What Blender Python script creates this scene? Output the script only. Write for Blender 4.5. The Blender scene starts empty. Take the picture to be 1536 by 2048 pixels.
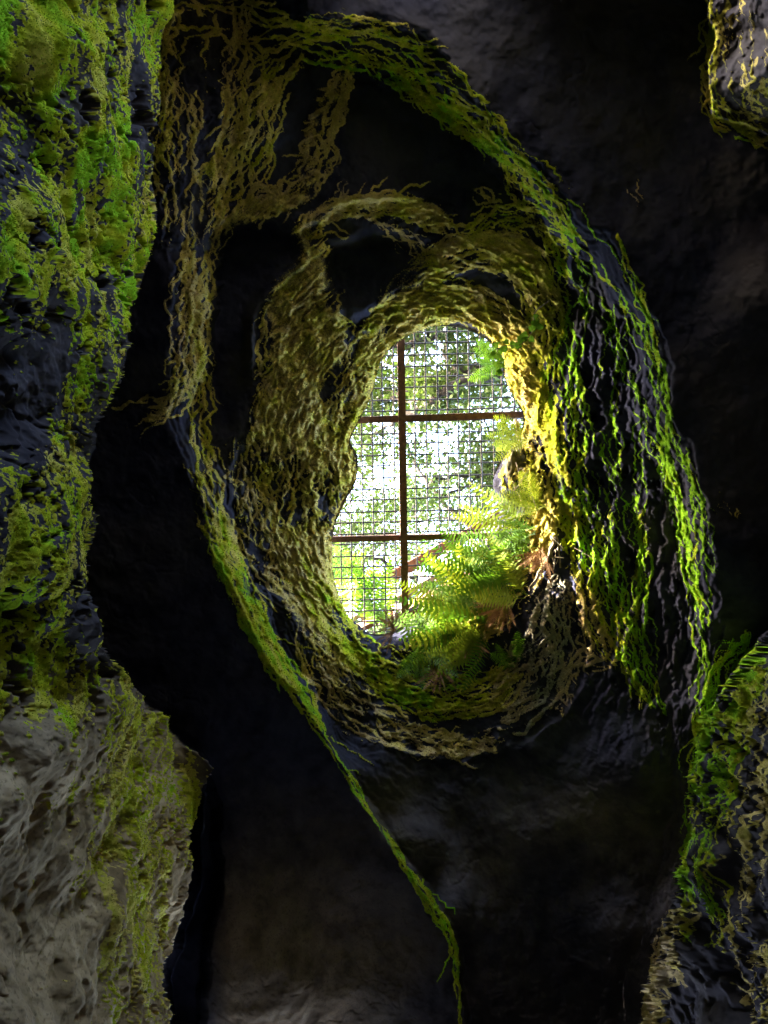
import bpy, math, random
import numpy as np

# ------------------------------------------------------------------ camera, sky, sun, exposure
SC = bpy.context.scene
COL = SC.collection
F, CX, CY = 1420.0, 768.0, 1024.0            # photograph is 1536 x 2048
TILT = math.radians(10)                      # the lens leans 10 degrees off straight up
CAM = np.array([0.0, 0.0, 1.6])
cam_d = bpy.data.cameras.new('camera')
cam = bpy.data.objects.new('camera', cam_d); COL.objects.link(cam)
cam.location = CAM
cam.rotation_euler = (math.pi - TILT, 0, 0)
cam_d.sensor_fit = 'VERTICAL'; cam_d.sensor_height = 36.0
cam_d.lens = 36.0 * F / 2048.0
cam_d.clip_start = 0.05; cam_d.clip_end = 2000
SC.camera = cam

SUN_EL, SUN_AZ = math.radians(21), math.radians(187)   # azimuth: angle of the sun seen from above, from +X
sun_dir = np.array([math.cos(SUN_EL)*math.cos(SUN_AZ), math.cos(SUN_EL)*math.sin(SUN_AZ), math.sin(SUN_EL)])
w = bpy.data.worlds.new('World'); SC.world = w; w.use_nodes = True
nt = w.node_tree; bg = nt.nodes['Background']
sky = nt.nodes.new('ShaderNodeTexSky'); sky.sky_type = 'NISHITA'; sky.sun_disc = False
sky.sun_elevation = SUN_EL; sky.sun_rotation = math.pi/2 - SUN_AZ
sky.air_density = .8; sky.dust_density = 5.0; sky.ozone_density = .6
nt.links.new(sky.outputs[0], bg.inputs[0]); bg.inputs[1].default_value = 0.15
sl = bpy.data.lights.new('sun', 'SUN'); sl.energy = 2.0; sl.angle = math.radians(0.55); sl.color = (1, .95, .86)
so = bpy.data.objects.new('sun', sl); COL.objects.link(so); so.location = (0, 0, 40)
from mathutils import Vector
so.rotation_euler = Vector(sun_dir).to_track_quat('Z', 'Y').to_euler()
vs = SC.view_settings
vs.view_transform = 'Standard'; vs.look = 'None'; vs.gamma = 1; vs.use_curve_mapping = False
vs.exposure = 6.3
cy = SC.cycles
cy.use_denoising = True; cy.denoiser = 'OPENIMAGEDENOISE'
cy.max_bounces = 7; cy.diffuse_bounces = 5; cy.glossy_bounces = 2; cy.transmission_bounces = 3
cy.sample_clamp_indirect = 0.6; cy.use_guiding = True
cy.caustics_reflective = False; cy.caustics_refractive = False
cy.use_adaptive_sampling = False

# ------------------------------------------------------------------ helpers
AX = np.array([0, math.sin(TILT), math.cos(TILT)])
RT = np.array([1.0, 0, 0])
DN = np.array([0, math.cos(TILT), -math.sin(TILT)])
def rays(px, py):
    px = np.asarray(px, float); py = np.asarray(py, float)
    u = (px-CX)/F; v = (py-CY)/F
    return AX + u[..., None]*RT + v[..., None]*DN
def at(px, py, h):                              # point at height h above the camera seen at that spot
    r = rays(px, py)
    return CAM + r*(np.asarray(h, float)/r[..., 2])[..., None]
RNG = np.random.default_rng(7)
random.seed(3)

def _hash(ix, iy, iz, s):
    n = (ix*374761393 + iy*668265263 + iz*1274126177 + s*974711) & 0x7fffffff
    n = ((n ^ (n >> 13))*1274126177) & 0x7fffffff
    n = ((n ^ (n >> 16))*668265263) & 0x7fffffff
    return n ^ (n >> 15)
def vnoise(p, s=0):                             # smooth 3-D value noise in -1..1
    i = np.floor(p).astype(np.int64); f = (p-i).astype(np.float32)
    f = f*f*f*(f*(f*6-15)+10)
    out = 0
    for dx in (0, 1):
        wx = f[:, 0] if dx else 1-f[:, 0]
        for dy in (0, 1):
            wy = f[:, 1] if dy else 1-f[:, 1]
            for dz in (0, 1):
                wz = f[:, 2] if dz else 1-f[:, 2]
                hv = (_hash(i[:, 0]+dx, i[:, 1]+dy, i[:, 2]+dz, s) & 0xffff).astype(np.float32)/32767.5-1
                out = out + hv*wx*wy*wz
    return out
def fbm(p, oct=4, s=0, gain=.5):
    a, t, o = 1.0, 0.0, 0
    for k in range(oct):
        o = o + a*vnoise(p*(2.03**k)+k*17.3, s+k); t += a; a *= gain
    return o/t
def sstep(a, b, x):
    t = np.clip((x-a)/(b-a), 0, 1); return t*t*(3-2*t)
def spline(pts, closed=False, n=6):
    P = np.array(pts, float)
    if closed: Q = np.vstack([P[-1], P, P[0], P[1]])
    else: Q = np.vstack([2*P[0]-P[1], P, 2*P[-1]-P[-2]])
    out = []
    for k in range(1, len(Q)-2):
        p0, p1, p2, p3 = Q[k-1], Q[k], Q[k+1], Q[k+2]
        for t in np.arange(n)/n:
            out.append(.5*((2*p1)+(-p0+p2)*t+(2*p0-5*p1+4*p2-p3)*t*t+(-p0+3*p1-3*p2+p3)*t**3))
    if not closed: out.append(P[-1])
    return np.array(out)

def link(name, verts, faces, mat, parent=None, smooth=False):
    me = bpy.data.meshes.new(name)
    me.from_pydata([tuple(map(float, v)) for v in verts], [], [tuple(map(int, f)) for f in faces])
    if smooth: me.polygons.foreach_set('use_smooth', [True]*len(me.polygons))
    me.materials.append(mat)
    o = bpy.data.objects.new(name, me); COL.objects.link(o)
    if parent is not None: o.parent = parent
    return o
def link_np(name, V, T, mat, parent=None, smooth=True, attrs=None):     # big triangle / quad meshes from arrays
    me = bpy.data.meshes.new(name)
    V = np.ascontiguousarray(V, np.float32); T = np.ascontiguousarray(T, np.int32); k = T.shape[1]
    me.vertices.add(len(V)); me.vertices.foreach_set('co', V.ravel())
    me.loops.add(T.size); me.loops.foreach_set('vertex_index', T.ravel())
    me.polygons.add(len(T)); me.polygons.foreach_set('loop_start', np.arange(0, T.size, k, dtype=np.int32))
    me.polygons.foreach_set('use_smooth', np.full(len(T), smooth, dtype=bool))
    me.update(calc_edges=True)
    for a, d in (attrs or {}).items():
        at_ = me.attributes.new(a, 'FLOAT', 'POINT'); at_.data.foreach_set('value', np.ascontiguousarray(d, np.float32))
    me.materials.append(mat)
    o = bpy.data.objects.new(name, me); COL.objects.link(o)
    if parent is not None: o.parent = parent
    return o
def empty(name, loc):
    o = bpy.data.objects.new(name, None); COL.objects.link(o); o.location = [float(c) for c in loc]
    o.empty_display_size = .1
    return o
def tag(o, label=None, cat=None, group=None, kind=None):
    if label: o['label'] = label
    if cat: o['category'] = cat
    if group: o['group'] = group
    if kind: o['kind'] = kind
    return o
def tube(P, rad, sides=6):                      # verts, faces of a tapering tube along P
    P = np.array(P, float); n = len(P); rad = np.broadcast_to(np.asarray(rad, float), (n,))
    T = np.gradient(P, axis=0); T /= np.linalg.norm(T, axis=1)[:, None]+1e-9
    ref = np.array([0, 0, 1.0]) if abs(T[0, 2]) < .9 else np.array([1.0, 0, 0])
    V, Fc = [], []
    for k in range(n):
        a = np.cross(T[k], ref); a /= np.linalg.norm(a)+1e-9; b = np.cross(T[k], a); ref = np.cross(a, T[k])
        for j in range(sides):
            th = 2*math.pi*j/sides
            V.append(P[k]+rad[k]*(math.cos(th)*a+math.sin(th)*b))
    for k in range(n-1):
        for j in range(sides):
            Fc.append((k*sides+j, k*sides+(j+1) % sides, (k+1)*sides+(j+1) % sides, (k+1)*sides+j))
    Fc.append(tuple(range(sides))[::-1]); Fc.append(tuple((n-1)*sides+j for j in range(sides)))
    return np.array(V), Fc
def beam(a, b, wd, ht, up=(0, 0, 1)):           # square bar from a to b
    a = np.array(a, float); b = np.array(b, float); t = b-a; t /= np.linalg.norm(t)
    s = np.cross(t, up); s /= np.linalg.norm(s); u = np.cross(s, t)
    V = []
    for e in (a, b):
        for i, j in ((-1, -1), (1, -1), (1, 1), (-1, 1)): V.append(e+s*wd/2*i+u*ht/2*j)
    return V, [(3, 2, 1, 0), (4, 5, 6, 7), (0, 1, 5, 4), (1, 2, 6, 5), (2, 3, 7, 6), (3, 0, 4, 7)]

# ------------------------------------------------------------------ materials
def new_mat(name):
    m = bpy.data.materials.new(name); m.use_nodes = True
    return m, m.node_tree, m.node_tree.nodes['Principled BSDF']
def simple(name, c1, c2, scale=8, rough=.8, bump=.2, detail=6, transl=0, stretch=(1, 1, 1)):
    m, n, b = new_mat(name)
    tc = n.nodes.new('ShaderNodeTexCoord'); mp = n.nodes.new('ShaderNodeMapping'); mp.inputs['Scale'].default_value = stretch
    no = n.nodes.new('ShaderNodeTexNoise'); no.inputs['Scale'].default_value = scale; no.inputs['Detail'].default_value = detail
    cr = n.nodes.new('ShaderNodeValToRGB')
    cr.color_ramp.elements[0].color = (*c1, 1); cr.color_ramp.elements[1].color = (*c2, 1)
    cr.color_ramp.elements[0].position = .3; cr.color_ramp.elements[1].position = .7
    n.links.new(tc.outputs['Object'], mp.inputs[0]); n.links.new(mp.outputs[0], no.inputs['Vector'])
    n.links.new(no.outputs['Fac'], cr.inputs[0]); n.links.new(cr.outputs[0], b.inputs['Base Color'])
    b.inputs['Roughness'].default_value = rough; b.inputs['Specular IOR Level'].default_value = .25
    if bump:
        bp = n.nodes.new('ShaderNodeBump'); bp.inputs['Strength'].default_value = bump; bp.inputs['Distance'].default_value = .02
        n.links.new(no.outputs['Fac'], bp.inputs['Height']); n.links.new(bp.outputs[0], b.inputs['Normal'])
    if transl:
        tr = n.nodes.new('ShaderNodeBsdfTranslucent'); mx = n.nodes.new('ShaderNodeMixShader'); mx.inputs[0].default_value = transl
        n.links.new(cr.outputs[0], tr.inputs[0]); n.links.new(b.outputs[0], mx.inputs[1]); n.links.new(tr.outputs[0], mx.inputs[2])
        n.links.new(mx.outputs[0], n.nodes['Material Output'].inputs[0])
    return m

MOSS_RAMP = [(0.0, (.24, .24, .18)), (.3, (.34, .255, .15)), (.6, (.46, .37, .10)), (.85, (.32, .34, .014)), (1.0, (.19, .37, .014))]
def moss_color(n, fac):
    cr = n.nodes.new('ShaderNodeValToRGB'); el = cr.color_ramp.elements
    el[0].position, el[0].color = MOSS_RAMP[0][0], (*MOSS_RAMP[0][1], 1)
    el[1].position, el[1].color = MOSS_RAMP[-1][0], (*MOSS_RAMP[-1][1], 1)
    for p, c in MOSS_RAMP[1:-1]:
        e = el.new(p); e.color = (*c, 1)
    n.links.new(fac, cr.inputs[0]); return cr.outputs[0]
def rock_mat():
    m, n, b = new_mat('mossy_rock')
    def attr(a):
        x = n.nodes.new('ShaderNodeAttribute'); x.attribute_name = a; return x.outputs['Fac']
    def noise(sc, det=8):
        x = n.nodes.new('ShaderNodeTexNoise'); x.inputs['Scale'].default_value = sc; x.inputs['Detail'].default_value = det
        n.links.new(geo, x.inputs['Vector']); return x.outputs['Fac']
    def mth(op, a, b_=None, clamp=False):
        x = n.nodes.new('ShaderNodeMath'); x.operation = op; x.use_clamp = clamp
        for k, v in enumerate((a, b_)):
            if v is None: continue
            if isinstance(v, (int, float)): x.inputs[k].default_value = v
            else: n.links.new(v, x.inputs[k])
        return x.outputs[0]
    def mix(f, a, b_):
        x = n.nodes.new('ShaderNodeMix'); x.data_type = 'RGBA'
        n.links.new(f, x.inputs[0])
        for k, v in ((6, a), (7, b_)):
            if isinstance(v, tuple): x.inputs[k].default_value = (*v, 1)
            else: n.links.new(v, x.inputs[k])
        return x.outputs[2]
    geo = n.nodes.new('ShaderNodeTexCoord').outputs['Object']
    fine = noise(75, 2); mid = attr('mid'); big = attr('big')
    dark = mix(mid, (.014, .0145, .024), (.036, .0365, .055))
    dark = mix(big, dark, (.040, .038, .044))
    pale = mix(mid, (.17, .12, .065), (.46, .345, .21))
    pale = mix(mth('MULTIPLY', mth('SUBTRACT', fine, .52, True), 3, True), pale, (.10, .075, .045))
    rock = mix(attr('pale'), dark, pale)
    hue = mth('ADD', attr('hue'), mth('MULTIPLY', mth('SUBTRACT', mid, .5), .35), True)
    mcol = moss_color(n, hue)
    br = mth('ADD', mth('MULTIPLY', fine, .9), .5)
    vm = n.nodes.new('ShaderNodeVectorMath'); vm.operation = 'SCALE'
    n.links.new(mcol, vm.inputs[0]); n.links.new(br, vm.inputs['Scale'])
    mk = mth('ADD', attr('moss'), mth('MULTIPLY', mth('SUBTRACT', fine, .5), .5))
    ss = n.nodes.new('ShaderNodeMapRange'); ss.interpolation_type = 'SMOOTHSTEP'
    ss.inputs[1].default_value = .22; ss.inputs[2].default_value = .6
    n.links.new(mk, ss.inputs[0])
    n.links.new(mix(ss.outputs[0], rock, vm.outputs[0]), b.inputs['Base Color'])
    b.inputs['Roughness'].default_value = 1; b.inputs['Specular IOR Level'].default_value = .02
    return m
def tuft_mat():
    m, n, b = new_mat('moss_tuft')
    a = n.nodes.new('ShaderNodeAttribute'); a.attribute_name = 'hue'
    c = moss_color(n, a.outputs['Fac'])
    v = n.nodes.new('ShaderNodeAttribute'); v.attribute_name = 'lum'
    vm = n.nodes.new('ShaderNodeVectorMath'); vm.operation = 'SCALE'
    n.links.new(c, vm.inputs[0]); n.links.new(v.outputs['Fac'], vm.inputs['Scale'])
    n.links.new(vm.outputs[0], b.inputs['Base Color'])
    b.inputs['Roughness'].default_value = .9; b.inputs['Specular IOR Level'].default_value = .1
    return m
M_ROCK, M_TUFT = rock_mat(), tuft_mat()
M_RUST = simple('rusted_steel', (.075, .038, .026), (.16, .085, .055), 30, .8, .25)
M_WIRE = simple('dark_wire', (.010, .008, .007), (.022, .017, .014), 20, .7, 0)
M_WOOD = simple('stained_timber', (.055, .020, .008), (.11, .045, .018), 9, .7, .2, stretch=(1, 1, 6))
M_WOODPALE = simple('bare_timber', (.14, .115, .085), (.24, .20, .16), 9, .75, .2, stretch=(6, 6, 1))
M_BARK = simple('bark', (.010, .008, .007), (.034, .028, .024), 14, .9, .6)
M_LEAF = simple('oak_leaf', (.022, .042, .005), (.048, .075, .011), 1.3, .6, 0, transl=.35)
M_LEAF2 = simple('oak_leaf_dark', (.022, .04, .007), (.045, .072, .013), 1.1, .6, 0, transl=.35)
M_FERN = simple('fern_green', (.045, .12, .005), (.11, .20, .010), 5, .55, 0, transl=.5)
M_FERNY = simple('fern_yellow', (.13, .18, .008), (.21, .26, .015), 5, .55, 0, transl=.5)
M_DRY = simple('dry_fern', (.10, .045, .018), (.22, .12, .05), 9, .9, 0, transl=.15)
M_ROOT = simple('root', (.10, .075, .05), (.22, .17, .11), 30, .9, .3)
M_IVY = simple('ivy_leaf', (.06, .14, .006), (.10, .19, .012), 6, .5, 0, transl=.4)
M_SOIL = simple('soil', (.045, .045, .045), (.10, .10, .095), 3, .95, .5)
M_STONE = simple('rim_stone', (.05, .05, .012), (.20, .17, .09), 14, .9, .6)

# ------------------------------------------------------------------ the cave: one surface of horizontal treads and steep risers
HOLE = [(875,652),(930,658),(982,686),(1006,720),(1012,765),(1032,800),(1046,836),(1036,876),(1004,915),(986,960),(996,1008),
        (992,1055),(962,1112),(925,1165),(880,1205),(830,1238),(790,1262),(745,1268),(715,1250),(690,1222),
        (668,1155),(664,1100),(670,1050),(692,1000),(712,962),(715,912),(701,882),(721,838),(746,780),(762,722),(800,682),(840,660)]
LIP1 = [(640,440),(700,408),(790,402),(880,428),(932,468),(972,432),(1050,428),(1122,480),(1145,560),(1150,640),(1132,760),(1112,850),
        (1120,950),(1150,1050),(1165,1120),(1150,1220),(1180,1300),(1150,1400),(1080,1465),(980,1512),(880,1515),(760,1485),(690,1455),
        (640,1350),(590,1240),(500,1160),(458,1060),(470,920),(508,800),(512,700),(522,610),(570,560),(615,520),(600,470)]
LIP2 = [(640,18),(760,32),(860,64),(905,112),(960,185),(1012,240),(1060,300),(1120,370),(1170,440),(1228,452),(1252,510),(1292,580),
        (1334,660),(1356,720),(1358,830),(1395,900),(1425,1030),(1436,1150),(1445,1250),(1432,1330),(1410,1400),(1398,1550),(1383,1700),
        (1338,1850),(1298,1960),(1286,2100),(1290,2300),(935,2300),(926,2060),(915,1900),(862,1822),(790,1712),(720,1600),(672,1520),(600,1410),(540,1335),
        (498,1240),(440,1130),(398,1020),(345,890),(325,820),(330,700),(318,560),(306,450),(304,300),(316,150),(330,0),(335,-250),(600,-250),(615,-60)]
WALL_L = [(345,-300),(340,0),(318,140),(300,300),(300,480),(262,620),(250,720),(205,830),(186,900),(168,985),(186,1050),(152,1140),
          (182,1200),(205,1300),(282,1395),(335,1450),(402,1525),(382,1640),(370,1760),(335,1900),(318,2060),(310,2400),(-600,2400),(-600,-300)]
WALL_R = [(1800,1180),(1600,1220),(1536,1262),(1490,1310),(1440,1390),(1412,1440),(1402,1560),(1388,1700),(1342,1850),(1300,1960),(1288,2100),(1285,2500),(1800,2500)]
ROCK_TR = [(1425,-300),(1410,0),(1425,70),(1416,130),(1420,215),(1452,248),(1500,260),(1560,285),(1700,330),(1900,330),(1900,-300)]
SLOT = [(398,1540),(440,1600),(446,1680),(440,1800),(424,1900),(418,2050),(412,2400),(300,2400),(318,2060),(335,1900),(370,1760),(382,1640)]
POCK1 = [(648,505),(700,482),(780,466),(862,498),(852,545),(790,592),(720,634),(672,604),(645,555)]
POCK2 = [(1090,1130),(1140,1160),(1160,1220),(1130,1290),(1070,1270),(1050,1210)]
POCK3 = [(420,470),(500,440),(590,470),(600,520),(545,580),(512,640),(505,760),(470,860),(425,840),(412,700),(408,560)]

STEP = 2.2
gx = np.arange(-72, 1609, STEP); gy = np.arange(-72, 2121, STEP)
NX, NY = len(gx), len(gy)
PX, PY = np.meshgrid(gx, gy); px = PX.ravel(); py = PY.ravel()
cx_ = np.arange(-120, 1660, 6.0); cy_ = np.arange(-120, 2170, 6.0)
CXg, CYg = np.meshgrid(cx_, cy_)
def bil(img, x, y):
    fx = np.clip((x-cx_[0])/6.0, 0, len(cx_)-1.001); fy = np.clip((y-cy_[0])/6.0, 0, len(cy_)-1.001)
    ix = fx.astype(int); iy = fy.astype(int); a = fx-ix; b = fy-iy
    return (img[iy, ix]*(1-a)+img[iy, ix+1]*a)*(1-b)+(img[iy+1, ix]*(1-a)+img[iy+1, ix+1]*a)*b
def sdf(poly):                                  # > 0 inside, coarse raster
    P = spline(poly, True, 4); Q = np.roll(P, -1, 0)
    best = np.full(CXg.shape, 1e9); ins = np.zeros(CXg.shape, bool)
    for (ax, ay), (bx_, by) in zip(P, Q):
        dx, dy = bx_-ax, by-ay; L = dx*dx+dy*dy+1e-9
        t = np.clip(((CXg-ax)*dx+(CYg-ay)*dy)/L, 0, 1)
        best = np.minimum(best, (CXg-ax-t*dx)**2+(CYg-ay-t*dy)**2)
        c = (ay > CYg) != (by > CYg)
        ins ^= c & (CXg < (bx_-ax)*(CYg-ay)/(by-ay+1e-12)+ax)
    d = np.sqrt(best); return np.where(ins, d, -d)
def idw(ctrl, p=2.4):
    num = den = 0
    for x, y, v in ctrl:
        wt = 1/(((CXg-x)**2+(CYg-y)**2)/1e4+.15)**(p/2); num = num+wt*v; den = den+wt
    return num/den

H_IN = idw([(500,200,4.9),(700,300,5.35),(900,300,5.35),(480,700,5.3),(470,1000,5.3),(600,1200,5.45),(1150,480,5.35),(1150,800,5.4),
            (1250,800,5.05),(1300,1000,4.9),(1200,1300,5.05),(900,1600,5.3),(1100,1700,5.1),(1000,2048,4.6),(700,1480,5.62),(880,1530,5.62),(1000,1520,5.62),(1250,1900,4.6),(1300,1500,4.9),(1170,1330,5.62),(1130,1440,5.62),(1050,400,5.62),(900,400,5.62),(500,780,5.62),(450,1000,5.62),(560,1220,5.62),(640,1380,5.62),(720,1560,5.0),(820,1700,4.85),(900,1850,4.6)])
H_OUT = idw([(1300,300,4.6),(1150,150,4.6),(950,20,4.6),(600,-40,4.6),(400,-60,4.4),(330,300,4.35),(320,600,4.5),(330,900,4.75),(300,1200,4.7),(420,1150,4.75),
             (520,1400,4.65),(650,1600,4.78),(780,1800,4.62),(500,2000,4.1),(850,2050,4.4),(1440,800,4.4),(1480,1100,4.35),(1440,1350,4.75),(1420,1500,4.88),(1400,1700,4.8),(1340,1900,4.6),(1350,600,4.5),(1550,600,4.2),(1580,200,4.2)])
W2 = idw([(330,100,190),(310,300,190),(310,500,150),(330,700,90),(345,890,60),(440,1130,50),(540,1335,45),(720,1600,16),(790,1710,14),(862,1822,20),(920,2000,10),
          (640,18,80),(860,64,110),(1012,240,80),(1170,440,70),(1292,580,80),(1358,800,90),(1430,1100,80),(1410,1400,60),(1380,1700,50),(1300,1960,45)])
rr = np.random.default_rng(5)
P2 = np.stack([px/1.0, py/1.0, np.zeros_like(px)], 1)
wx = 16*fbm(P2/70, 4, 11, .55); wy = 16*fbm(P2/70, 4, 21, .55)
qx, qy = px+wx, py+wy
SD = {k: bil(sdf(v), qx, qy) for k, v in dict(hole=HOLE, lip1=LIP1, lip2=LIP2, wl=WALL_L, wr=WALL_R, tr=ROCK_TR, slot=SLOT, p1=POCK1, p2=POCK2, p3=POCK3).items()}
sd_hole_true = bil(sdf(HOLE), px+.45*wx, py+.45*wy)
RAY = rays(px, py); RZ = RAY[:, 2]
h_in, h_out, w2 = bil(H_IN, px, py), bil(H_OUT, px, py), bil(W2, px, py)
# treads / risers
t1 = np.clip(-sd_hole_true/(np.maximum(-sd_hole_true, 0)+np.maximum(SD['lip1'], 0)+1e-3), 0, 1)
thv = np.arctan2(py-960, px-870); rv = np.hypot(px-870, (py-960)*.85)
pol = np.stack([rv/30, np.cos(thv)*11, np.sin(thv)*11], 1)
nzA = fbm(pol, 5, 111, .58); nzB = fbm(np.stack([px/26, py/75, 0*px], 1), 4, 121, .55)
nzL = fbm(np.stack([px/60, py/60, 0*px+5], 1), 3, 131, .5)
tn = nzA+.35*nzB+.3*fbm(np.stack([px/15, py/19, 0*px+2], 1), 3, 151, .6)
tmix = np.clip(.75+.9*fbm(np.stack([px/90, py/90, 0*px+7], 1), 3, 161), .2, 1)
def ter(x, n, wr=.42):                          # staircase: narrow risers between level treads
    y = x*n; k = np.floor(y); f = y-k
    wr = np.clip(wr+.25*nzL, .16, .8)
    st_ = sstep(1-wr, 1, f)
    line = np.clip(1-np.abs(f-(1-wr*.5))/(wr*.5+.12), 0, 1)
    return (k+st_)/n, line
lines = np.zeros_like(px)
tf, l1 = ter(np.clip(t1, 0, 1)**.8+.085*tn*sstep(0, .12, t1), 11, .6)
bank = bil(idw([(1060,950,1),(1080,1050,1),(1000,1200,1),(900,1280,1),(1060,830,.7),(1100,1100,.8),(900,560,0),(600,900,0),(700,1400,0),(900,1430,0),(1100,1300,0),(1150,1200,.2),(1130,700,0),(700,1250,.3)]), px, py)
tf = tf*(1-bank)+t1*bank
l1 = np.maximum(l1*(1-bank), .75*bank)
hlip = bil(idw([(1140,600,5.9),(1130,760,5.95),(1115,900,5.95),(1150,1050,5.85),(1150,1220,5.75),(1120,480,5.7),(900,420,5.55),(640,440,5.55),(520,700,5.55),(470,1000,5.55),(600,1250,5.55),(760,1480,5.55),(980,1510,5.55),(1150,1400,5.62)], 3.5), px, py)
h_fun = 6.5-(6.5-hlip)*((1-.65*tmix)*np.clip(t1, 0, 1)**.8+.65*tmix*tf)
inside1 = sstep(-5, 8, SD['lip1'])
zH = bil(idw([(1200,600,1),(1200,800,1),(1220,1000,1),(1230,1200,1),(1280,1350,1),(1150,520,.6),(1000,350,0),(800,300,0),(1100,1500,0),(900,1700,0),(450,600,0),(450,1000,.3),(1300,1600,0),(1350,1000,.6),(1100,400,.5)]), px, py)
do1 = np.maximum(-SD['lip1'], 0); di2 = np.maximum(SD['lip2'], 0)
xh, lH = ter(do1/(do1+di2+1e-3)+.12*tn+.05*nzB, 8, .5)
h_in = h_in*(1-zH)+(hlip-.02-(hlip-.02-4.85)*xh)*zH
h = h_in*(1-inside1)+h_fun*inside1
lines = np.maximum(lines, l1*inside1); lines = np.maximum(lines, lH*zH*(1-inside1)*(di2 > 0))
flat1 = sstep(-14, 22, SD['p1']); h = h*(1-flat1)+5.98*flat1
flat2 = .4*sstep(-14, 16, SD['p2']); h = h*(1-flat2)+5.9*flat2
flat3 = sstep(-14, 22, SD['p3']); h = h*(1-flat3)+5.62*flat3
s2r = np.clip(SD['lip2']/w2, 0, 1.4)
s2t, l2 = ter(s2r+.2*tn*(SD['lip2'] > -20), 5, .42)
s2 = np.clip(.3*sstep(0, 1, s2r)+.7*np.clip(s2t, 0, 1), 0, 1)*sstep(-3, 5, SD['lip2'])
lines = np.maximum(lines*(s2r > .9), l2*(s2r > .02)*(s2r < 1.05))
h = h_out*(1-s2)+h*s2
slot = sstep(0, 26, SD['slot']); h = h+1.1*slot
dep = h/RZ
u = (px-CX)/F; v = (py-CY)/F
lob = fbm(np.stack([px/260, py/260, np.full_like(px, 3.1)], 1), 3, 31)
dwl = np.clip((1.12+.16*lob)/np.maximum(-u, .12), 1.3, 9)
swl = sstep(-1.5, 2.5, SD['wl']); dep = dep*(1-swl)+np.minimum(dwl, 4.0)*swl
dwr = np.clip((1.30+.16*lob)/np.maximum(u, .2), 1.5, 9)
swr = sstep(-1.5, 3, SD['wr']); dep = dep*(1-swr)+np.minimum(dwr, 3.6)*swr
dtr = 2.9-.5*sstep(0, 200, SD['tr'])
str_ = sstep(-1.5, 3, SD['tr']); dep = dep*(1-str_)+dtr*str_
base = CAM+RAY*dep[:, None]

# ---- moss: areas and strands
moss = np.zeros_like(px); hue = np.full_like(px, .6); ridge = np.zeros_like(px); wsum = np.full_like(px, 1e-3)
mossI = np.zeros((NY, NX)); hueI = np.zeros((NY, NX)); hueW = np.full((NY, NX), 1e-3); ridI = np.zeros((NY, NX))
rs = np.random.default_rng(42)
def smooth_walk(n, wl, amp):
    k = max(3, int(n/wl)+3)
    return np.interp(np.arange(n), np.linspace(0, n-1, k), rs.normal(0, amp, k))
def stamp(xs, ys, wd, hu, strength):
    R = 5
    ix = np.round((xs-gx[0])/STEP).astype(int); iy = np.round((ys-gy[0])/STEP).astype(int)
    for dy in range(-R, R+1):
        for dx in range(-R, R+1):
            jx, jy = ix+dx, iy+dy
            ok = (jx >= 0) & (jx < NX) & (jy >= 0) & (jy < NY)
            jx_, jy_ = jx[ok], jy[ok]
            d2 = (gx[jx_]-xs[ok])**2+(gy[jy_]-ys[ok])**2
            g = np.exp(-d2/(2*wd[ok]**2))*strength[ok]
            np.maximum.at(mossI, (jy_, jx_), np.clip(1.3*g, 0, 1))
            np.maximum.at(ridI, (jy_, jx_), g)
            np.add.at(hueI, (jy_, jx_), g*hu[ok]); np.add.at(hueW, (jy_, jx_), g)
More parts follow.
